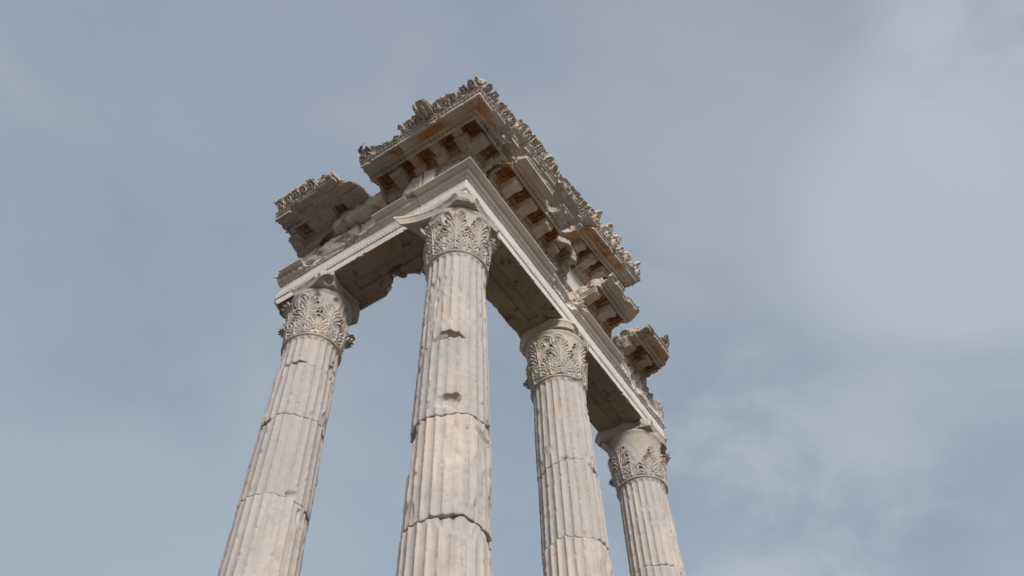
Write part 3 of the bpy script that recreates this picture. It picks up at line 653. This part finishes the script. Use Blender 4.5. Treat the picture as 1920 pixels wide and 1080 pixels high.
# ------------------------------------------------------------------ cornice blocks
def in_rng(s, rs): 
    m_ = np.zeros(np.shape(s), bool)
    for a, b in rs: m_ |= (s > a) & (s < b)
    return m_
def cornice(run, s0, s1, label, seed, mods, coffs, cuts=(), bites=(), dz=0., slope=0., sref=0., corner=False, sima=None, simab=(), simac=(), e0=-.25, mt=M_CORN,
            modbites=(), zb=2.42, eshift=0., h=.0135, stain=True, lion=None, tall=False, name='cornice_block', grp='cornice blocks', mat_sima=None, mod_e=1.01):
    t = thing(name, label, 'cornice block', grp, (0, 0, 0))
    zs = lambda S: dz+slope*(S-sref)
    za = min(zs(s0), zs(s1)); zc = max(zs(s0), zs(s1))
    lo_, hi_ = lohi(run, s0-.03, s1+.03, e0-.03, 1.46+eshift, zb-.04+za, 2.96+zc)
    if corner: lo_ = (-1.47, -1.47, zb-.04); hi_ = (hi_[0], .46, hi_[2])
    def SE(X, Y):
        if corner: return X, np.maximum(-X, -Y)
        return (X, -Y-eshift) if run == 'R' else (Y, -X-eshift)
    def body(X, Y, Z):
        S, E_ = SE(X, Y); Zl = Z-zs(S) if slope or dz else Z
        v = look(T_CORN, E_, Zl)
        v = np.maximum(v, zb-Zl)
        if not corner: v = np.maximum(v, np.maximum(s0-S, S-s1)); v = np.maximum(v, e0-E_)
        else: v = np.maximum(v, np.maximum(X-s1, Y-.432))
        def cof(v, q):
            kind, c, ce = q
            if kind == 'R' or kind == 'L':
                SS, EE = (X, -Y-eshift) if kind == 'R' else (Y, -X-eshift)
                v = np.maximum(v, -np.maximum(np.maximum(np.abs(SS-c)-(.155 if corner else .138), np.abs(EE-ce)-.155), np.maximum(Zl-2.765, 2.60-Zl)))
                return np.maximum(v, -np.maximum(np.maximum(np.abs(SS-c)-(.118 if corner else .098), np.abs(EE-ce)-.115), np.maximum(Zl-2.86, 2.60-Zl)))
        for q in coffs: v = cof(v, q)
        return v
    def relief(x, y, z):
        S, E_ = SE(x, y); Zl = z-zs(S) if slope or dz else z
        along = np.where((-y > -x), x, y) if corner else S
        o = eggs(along, (Zl-2.43)/.10, .14, .034)*((Zl < 2.53) & (E_ > .48) & (E_ < .70))
        o = o+.018*np.clip(np.cos(2*np.pi*along/.085), -.2, 1)*np.exp(-((E_-1.095)/.022)**2)*(Zl < 2.76)*(Zl > 2.66)*1.5
        o = o+eggs(along, (Zl-2.768)/.035, .08, .010)*((Zl > 2.765) & (Zl < 2.805) & (E_ > 1.34))
        return o
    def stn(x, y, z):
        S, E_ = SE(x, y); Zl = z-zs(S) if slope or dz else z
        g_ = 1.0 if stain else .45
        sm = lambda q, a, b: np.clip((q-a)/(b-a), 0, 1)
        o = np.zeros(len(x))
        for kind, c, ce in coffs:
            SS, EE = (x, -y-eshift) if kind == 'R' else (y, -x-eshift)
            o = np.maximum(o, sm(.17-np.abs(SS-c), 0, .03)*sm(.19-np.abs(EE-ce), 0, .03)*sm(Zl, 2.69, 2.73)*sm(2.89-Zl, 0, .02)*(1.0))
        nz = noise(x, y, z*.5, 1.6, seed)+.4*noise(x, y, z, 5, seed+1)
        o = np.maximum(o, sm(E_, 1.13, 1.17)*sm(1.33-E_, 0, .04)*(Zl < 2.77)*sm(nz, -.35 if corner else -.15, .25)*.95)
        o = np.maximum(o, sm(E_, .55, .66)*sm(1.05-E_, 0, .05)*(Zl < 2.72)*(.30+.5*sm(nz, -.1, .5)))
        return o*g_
    slab = solid('cornice_slab', mt, t, lo_, hi_, h, body, cuts=cuts, bites=bites, relief=relief, wear=.004, rough=.06, seed=seed, stain=stn)
    # rosettes inside the coffers
    for kind, c, ce in coffs:
        x0, y0 = (c, -ce-eshift) if kind == 'R' else (-ce-eshift, c)
        zq = 2.85+zs(c if kind == run or corner else c)
        n = 28; th = np.linspace(0, 2*np.pi, n+1)[:-1]; V = []; rad = (.0, .012, .022, .035, .052, .062); hh = (-.022, -.02, -.008, -.020, -.012, .0)
        for r_, z_ in zip(rad, hh):
            for a in th: V.append((x0+r_*(1+.12*math.cos(5*a)*(r_ > .03))*math.cos(a), y0+r_*(1+.12*math.cos(5*a)*(r_ > .03))*math.sin(a), zq+.012+z_))
        F = np.array([(i*n+j, (i+1)*n+j, (i+1)*n+(j+1) % n, i*n+(j+1) % n) for i in range(len(rad)-1) for j in range(n)])
        o = mesh_obj('coffer_rosette', np.array(V), F, M_RUST, slab)
    g = np.random.RandomState(seed)
    for md in mods:
        kind, c = md[0], md[1]; w_ = .145; e_a, e_b = .62, (md[2] if len(md) > 2 else mod_e)
        z0 = zs(c)
        a = P3(kind, c-w_-.03, e_a-.02+eshift, 2.50+z0); b = P3(kind, c+w_+.03, e_b+.05+eshift, 2.73+z0)
        l_ = tuple(min(p, q) for p, q in zip(a, b)); h_ = tuple(max(p, q) for p, q in zip(a, b))
        def mb(X, Y, Z, kind=kind, c=c, e_b=e_b, z0=z0):
            SS, EE = (X, -Y-eshift) if kind == 'R' else (Y, -X-eshift); Zl = Z-z0-(slope*(SS-c) if slope else 0)
            v = np.maximum(np.maximum(np.abs(SS-c)-w_+.035, np.maximum(.62-EE, EE-e_b+.022)), np.maximum(2.562-.024*np.cos(2*np.pi*(EE-.65)/.36)-Zl, Zl-2.70))
            v2 = np.maximum(np.maximum(np.abs(SS-c)-w_, np.maximum(.62-EE, EE-e_b)), np.maximum(2.665-Zl, Zl-2.71))
            v3 = np.maximum(np.maximum(np.abs(SS-c)-w_+.018, np.maximum(.62-EE, EE-e_b+.012)), np.maximum(2.62-Zl, Zl-2.70))
            v = np.minimum(v, np.minimum(v2, v3))
            return np.maximum(v, -np.maximum(np.abs(SS-c)-.07, np.maximum(np.abs(EE-.82)-.12, Zl-2.552)))
        mbit = [q for q in modbites]+chips(P3(kind, c-w_, e_b+eshift, 2.56+z0), P3(kind, c+w_, e_b+eshift, 2.60+z0), 4, .015, .09, seed+int(c*10)+99)
        solid('modillion', mt, t, l_, h_, .0125, mb, bites=mbit, cuts=[q for q in cuts], wear=.004, rough=.04, seed=seed+int(c*7)+40,
              stain=lambda x, y, z, f_=.45*g.rand(): f_*(noise(x, y, z, 3, 3) > -.5))
    if sima:
        q0, q1 = (sima[0], sima[1]) if not corner else (s0, sima[0]); tb = T_SIMA2 if tall else T_SIMA; ztop = 3.40 if tall else 3.16
        za = min(zs(q0), zs(q1)); zc = max(zs(q0), zs(q1))
        lo_, hi_ = lohi(run, q0-.03, q1+.03, .72, 1.68+eshift, 2.80+za, ztop+zc)
        if corner: lo_ = (-1.66, -1.66, 2.80); hi_ = (q1+.03, sima[2]+.03, ztop)
        def sb(X, Y, Z):
            S, E_ = SE(X, Y); Zl = Z-zs(S) if slope or dz else Z
            v = look(tb, E_, Zl)
            if corner: return np.maximum(np.maximum(v, np.maximum(X-q1, Y-sima[2])), .75-E_)
            return np.maximum(np.maximum(v, np.maximum(q0-S, S-q1)), .75-E_)
        def sr(x, y, z):
            S, E_ = SE(x, y); Zl = z-zs(S) if slope or dz else z
            al = np.where((-y > -x), x, y) if corner else S
            hh = Zl-2.85; on = (E_ > 1.36)*(hh > -.0)
            p = .19 if not tall else .28
            o = on*scrolls(al+.03, hh*1.1, p, .042, seed)
            topn = (.05+.05*fbm(al, al*0, al*0+seed, 3.0, 3, seed) if not tall else .10*(np.cos(2*np.pi*(al-sref)/.47-.8)-.35)+.07*fbm(al, al*0, al*0+seed, 5, 2, seed))
            cut_ = np.clip(Zl-((3.02 if corner else 3.07 if not tall else 3.22)+topn-.03), 0, .2)
            return o-cut_*1.0
        solid('sima', mat_sima or mt, t, lo_, hi_, .012, sb, bites=list(simab), cuts=list(cuts)+list(simac) if not (corner or tall) else list(simac), relief=sr, wear=.008, rough=.06, seed=seed+7)
    if lion: 
        (lx, ly, lz) = lion
        def lb(X, Y, Z):
            d = np.sqrt((X-lx)**2+(Y-ly)**2+((Z-lz)*1.0)**2)-.145
            mz = np.sqrt((X-lx+.12)**2+((Y-ly)*.95)**2+((Z-lz+.06)*1.0)**2)-.115
            br = np.sqrt((X-lx+.09)**2+((Y-ly)*.8)**2+((Z-lz-.06)*1.4)**2)-.06
            ear = np.minimum(np.sqrt((X-lx-.01)**2+(Y-ly-.10)**2+(Z-lz-.09)**2), np.sqrt((X-lx-.01)**2+(Y-ly+.10)**2+(Z-lz-.09)**2))-.042
            hole = np.sqrt((X-lx+.19)**2+(Y-ly+.02)**2+(Z-lz+.13)**2)-.085
            v = np.minimum(np.minimum(smin(d, mz, .04), br), ear)
            return np.maximum(v, -hole)
        def lr(x, y, z):
            a = np.arctan2(z-lz, y-ly); r_ = np.hypot(y-ly, z-lz); r3 = np.clip((r_-.075)/.03, 0, 1)
            eye = np.exp(-(((np.abs(y-ly)-.045)/.016)**2+((z-lz-.02)/.014)**2))
            return r3*.030*np.cos(a*9+r_*22)-.02*eye
        solid('lion_head_spout', M_CORN, t, (lx-.27, ly-.22, lz-.22), (lx+.2, ly+.22, lz+.22), .0105, lb, relief=lr, wear=.006, rough=0, seed=5)
    return t
def smin(a, b, k):
    h = np.maximum(k-np.abs(a-b), 0)/k
    return np.minimum(a, b)-h*h*k*.25

# corner block: both faces
cornice('R', -1.4, .05, 'great corner cornice block with the lion-head spout, topmost on the left side of the corner', 81,
    mods=[('R', -.60), ('R', -.08, .86), ('L', -.62, .90), ('L', -.12, .90), ('L', .36, .80)],
    coffs=[('R', -.87, .87), ('R', -.335, .87), ('L', -.37, .87), ('L', .12, .87)], corner=True, sima=(-.42, 0, .30), lion=(-1.54, -.30, 2.98),
    cuts=[((-.02, -1.0, 2.7), (1, .25, .25)), ((-.05, -1.3, 2.8), (1, -.9, .3))],
    simac=[((-.40, -1.4, 2.9), (1, -.1, .2)), ((-1.4, .27, 2.9), (0, 1, .15))],
    simab=[B((-1.56, -1.56, 3.05), .15), B((-1.56, -1.3, 3.09), .07, (0, .3, 0)), B((-1.62, .1, 3.15), .10, (0, .25, 0)), B((-1.2, -1.2, 3.2), .2)],
    bites=[B((-1.05, -1.36, 2.70), .045, (.5, 0, 0)), B((-.8, -1.30, 2.69), .05, (.35, .0, 0)), B((-1.33, -.8, 2.70), .02, (0, .9, 0)), B((-.45, -1.36, 2.78), .09, (.15, .1, 0)), B((-.3, -1.2, 2.75), .10, (.15, .1, 0))]+chips((-1.37, -1.2, 2.71), (-1.37, .3, 2.71), 10, .01, .03, 6))
# second block of the left side
cornice('L', .438, 1.34, 'left cornice block hanging past the crack beside the corner block, its end broken off', 82,
    mods=[('L', .76, .98)], coffs=[('L', .52, .87), ('L', 1.02, .87)], sima=(.28, 1.42),
    cuts=[((-1.3, 1.26, 2.7), (.0, 1, .0))], simac=[((-1.5, 1.36, 2.9), (-.0, 1, 0))],
    simab=[B((-1.54, .45, 3.08), .13, (0, .3, 0)), B((-1.50, .85, 3.10), .08, (0, .2, 0)), B((-1.40, .40, 2.95), .08, (0, .5, 0))], bites=[B((-1.40, 1.32, 2.74), .06)]+chips((-1.37, .4, 2.71), (-1.37, 1.1, 2.71), 7, .01, .04, 8), mt=M_GREY)
# upper block resting on the second left block end (its deep grey shelf)
# far left fragment
cornice('L', 1.50, 3.36, 'leftmost cornice fragment, a jutting grey slab with deep square coffers under it', 83,
    mods=[('L', 3.26, .93), ('L', 2.36, .66)], coffs=[('L', 2.98, .87), ('L', 2.12, .82)], sima=(1.86, 3.30),
    cuts=[((-1.38, 3.28, 2.7), (-.1, 1, .1)), ((-.6, 3.55, 2.5), (.25, 1, -.3)), ((-1.3, 1.64, 2.8), (-.25, -1, .15))],
    bites=[B((-1.40, 1.50, 2.70), .13, (0, .6, 0)), B((-1.36, 2.15, 2.66), .16, (.16, .62, -.02)), B((-1.22, 2.55, 2.62), .15, (.2, .15, -.02)), B((-1.10, 2.1, 2.66), .12, (.0, .2, 0)), B((-1.36, 2.62, 2.70), .08, (0, .2, 0)), B((-.98, 2.60, 2.60), .13, (.25, .10, -.02)), B((-.62, 2.55, 2.50), .12, (.1, .2, 0)), B((-1.0, 3.34, 2.5), .12, (.2, .05, 0))],
    simab=[B((-1.52, 1.9, 3.02), .12, (0, .25, 0)), B((-1.58, 2.85, 3.16), .07, (0, .2, 0))], mt=M_GREY, mat_sima=M_GREY,
    simac=[((-1.4, 1.86, 2.9), (-.2, -1, .1)), ((-1.5, 3.28, 2.9), (0, 1, 0))], stain=False)
# rounded broken core stone between the left fragments
single('rough_stone', 'big rounded broken stone behind the left cornice fragments', 'stone', None, M_CORN, (-1.0, 1.1, 2.40), (.3, 2.6, 3.2), .018, lambda X, Y, Z: box(X, Y, Z, (-.76, 1.20, 2.43), (.1, 2.4, 2.98), .02), wear=.035, rough=.12, seed=91,
      cuts=[((-.7, 1.30, 2.74), (-.2, -.32, 1)), ((-.7, 2.2, 2.9), (-.7, .3, 1))])
# right-hand horizontal cornice pieces
cornice('R', .02, 1.98, 'long front cornice block right of the corner, with boxed consoles and two broken corona lengths', 84,
    mods=[('R', .48), ('R', 1.01), ('R', 1.55)], coffs=[('R', .21, .87), ('R', .745, .87), ('R', 1.28, .87), ('R', 1.80, .87)], sima=None,
    cuts=[((.10, -1.2, 2.7), (-1, -.35, .1)), ((1.93, -.9, 2.7), (1, -.25, 0))],
    bites=[B((1.19, -1.42, 2.74), .12, (.10, .0, 0)), B((1.19, -1.25, 2.74), .11, (.10, .03, 0)), B((1.85, -1.45, 2.75), .07, (.1, .2, 0)), B((.05, -1.3, 2.75), .13, (-.05, .1, 0)), B((.1, -1.42, 2.83), .05, (.9, 0, .0))]+chips((.3, -1.36, 2.715), (1.8, -1.36, 2.715), 9, .015, .07, 9))
cornice('R', 2.03, 2.86, 'small grey broken cornice stump with half a coffer, in the gap of the front cornice', 85,
    mods=[('R', 2.08, .84), ('R', 2.60, .74)], coffs=[('R', 2.34, .83), ('R', 2.80, .8)], sima=None, mt=M_GREY, stain=False,
    cuts=[((2.4, -1.00, 2.7), (.15, -1, 0)), ((2.15, -.98, 2.7), (-.8, -1, 0)), ((2.68, -.86, 2.7), (1, -.5, -.1))], bites=[B((2.55, -.86, 2.52), .10), B((2.16, -1.0, 2.6), .12)])
cornice('R', 3.28, 4.74, 'projecting front cornice block, nearer of the two right-hand fragments with sky beside them', 86,
    mods=[('R', 3.50, .99), ('R', 4.06)], coffs=[('R', 3.78, .87), ('R', 4.33, .87)], sima=(4.3, 4.62),
    cuts=[((3.34, -1, 2.7), (-1, .08, 0)), ((4.60, -1.3, 2.7), (1, -.05, 0)), ((4.66, -1.1, 2.7), (1, .12, -.1)), ((4.6, -1.36, 2.7), (.7, -.7, 0))],
    simab=[B((4.2, -1.55, 3.05), .22, (.5, 0, 0))], simac=[((4.5, -1.4, 2.98), (0, 0, 1))], bites=[B((4.72, -.7, 2.5), .10)]+chips((3.4, -1.36, 2.715), (4.6, -1.36, 2.715), 10, .015, .08, 10))
cornice('R', 4.86, 6.28, 'last front cornice fragment at the far right, weathered dark', 87,
    mods=[('R', 5.14, .90), ('R', 5.68)], coffs=[('R', 5.41, .87), ('R', 5.95, .87)], sima=(5.6, 6.1), mt=M_GREY,
    cuts=[((4.90, -1.2, 2.7), (-1, -.12, 0)), ((5.02, -.9, 2.6), (-.9, .2, -.5)), ((6.0, -1.28, 2.7), (.6, -1, 0)), ((6.16, -1., 2.7), (1, -.1, -.15))],
    bites=[B((4.95, -1.0, 2.52), .13, (.1, .2, 0))]+chips((5.0, -1.36, 2.715), (5.9, -1.33, 2.715), 7, .02, .06, 12), simac=[((4.5, -1.4, 3.0), (0, 0, 1)), ((6.05, -1.4, 2.9), (1, 0, 0))])
print('cornice', time.time()-T0)
# raking cornice of the gable above
cornice('R', -.38, 2.50, 'first raking gable cornice block behind the corner block, its corona broken into short boxes', 88,
    mods=[('R', 1.83, .98), ('R', .1, .8)], coffs=[('R', 1.56, .87)], sima=(-.42, 2.54), tall=False, dz=.40, slope=.165, sref=.16, stain=False,
    cuts=[((-.34, -1, 3.2), (-1, -.1, 0)), ((2.36, -1, 3.4), (1, .1, 0))],
    bites=[B((1.44, -1.44, 3.31), .16, (.38, .02, .07)), B((1.44, -1.27, 3.30), .14, (.36, .05, .07)), B((2.42, -1.42, 3.5), .10, (.1, .1, 0)), B((-.40, -1.42, 3.06), .09, (.42, 0, .07)), B((-.35, -1.30, 3.03), .09, (.38, 0, .06)),
           B((.70, -1.42, 3.21), .035, (.03, .15, 0)), B((1.15, -1.2, 3.2), .10, (.6, .1, .1))]+chips((.2, -1.36, 3.13), (2.4, -1.36, 3.5), 13, .02, .09, 15),
    simab=[B((1.0, -1.62, 3.62), .09, (.8, 0, .12)), B((1.30, -1.56, 3.55), .10, (.6, 0, .10)), B((-.40, -1.58, 3.22), .11, (.05, 0, .05)), B((.62, -1.62, 3.52), .07, (.1, 0, .0)), B((2.1, -1.62, 3.62), .08, (.15, 0, .0))], grp='raking cornice blocks')
cornice('R', 2.30, 4.98, 'raking gable cornice block crowned with palmettes, highest on the right', 89,
    mods=[('R', 3.06), ('R', 3.56), ('R', 4.06), ('R', 4.66)], coffs=[('R', 3.31, .87), ('R', 3.81, .87), ('R', 4.36, .87)], sima=(2.52, 5.06), tall=True, dz=1.14, slope=.187, sref=2.86,
    cuts=[((2.78, -1.2, 3.9), (-1, -.65, 0)), ((4.92, -1.2, 4.1), (1, -.05, 0)), ((4.8, -.9, 4.1), (1, .5, 0))],
    bites=[B((4.2, -.98, 4.0), .05, (.1, 0, 0)), B((2.75, -1.4, 3.95), .05)]+chips((2.9, -1.36, 3.86), (4.9, -1.36, 4.24), 8, .01, .03, 16), simac=[((5.0, -1.4, 4.4), (1, 0, .3))],
    simab=[B((4.95, -1.6, 4.85), .16, (.1, 0, -.1)), B((2.55, -1.58, 4.28), .12, (.16, 0, .05))], grp='raking cornice blocks')
# gable wall behind
def wallblock(s0, s1, zt0, zt1, label, seed, e0=.05, e1=.42, z0=2.834, mt=M_BEAM, cuts=()):
    def body(X, Y, Z):
        top = zt0+(zt1-zt0)*(X-s0)/(s1-s0)
        return np.maximum(np.maximum(np.abs(-Y-(e0+e1)/2)-(e1-e0)/2, np.abs(X-(s0+s1)/2)-(s1-s0)/2), np.maximum(z0-Z, Z-top))
    single('gable_wall_block', label, 'wall block', 'gable wall blocks', mt, (s0-.03, -e1-.03, z0-.03), (s1+.03, -e0+.03, max(zt0, zt1)+.03), .02, body, wear=.004, seed=seed, cuts=cuts)
wallblock(-.1, 2.48, 2.86, 3.20, 'low gable wall block hidden behind the first raking cornice', 95)
wallblock(2.50, 4.9, 3.50, 3.90, 'smooth pale gable wall block seen through the gap under the palmette cornice', 96, e1=.50, cuts=[((4.7, -.3, 3.2), (1, 0, .35))])

# ------------------------------------------------------------------ podium and ground
def plain_box(name, a, b, mt, parent=None, bevel=.03):
    V = np.array([(x, y, z) for x in (a[0], b[0]) for y in (a[1], b[1]) for z in (a[2], b[2])], float)
    F = np.array([(0, 1, 3, 2), (4, 6, 7, 5), (0, 4, 5, 1), (2, 3, 7, 6), (0, 2, 6, 4), (1, 5, 7, 3)])
    o = mesh_obj(name, V, F, mt, parent, smooth=False)
    if bevel: md = o.modifiers.new('bevel', 'BEVEL'); md.width = bevel; md.segments = 2
    return o
gs = 3000
V = np.array([(-gs, -gs, 0), (gs, -gs, 0), (gs, gs, 0), (-gs, gs, 0)], float)
gr = mesh_obj('ground', V, np.array([(0, 1, 2, 3)]), M_GROUND, None, False); gr['kind'] = 'structure'
pod = bpy.data.objects.new('temple_podium', None); COL.objects.link(pod); tag(pod, 'stone podium carrying the four columns', 'podium')
plain_box('podium_wall', (-1.3, -1.3, 0), (9.6, 6.5, 3.9), M_PODIUM, pod)
plain_box('podium_cap', (-1.45, -1.45, 3.9), (9.75, 6.65, 4.15), M_PODIUM, pod)
plain_box('podium_foot', (-1.5, -1.5, 0), (9.8, 6.7, .35), M_PODIUM, pod)
plain_box('stylobate', (-1.1, -1.1, 4.15), (9.4, 6.3, 4.54), M_PODIUM, pod)
print('done', time.time()-T0, 'verts', sum(len(o.data.vertices) for o in bpy.data.objects if o.type == 'MESH'))
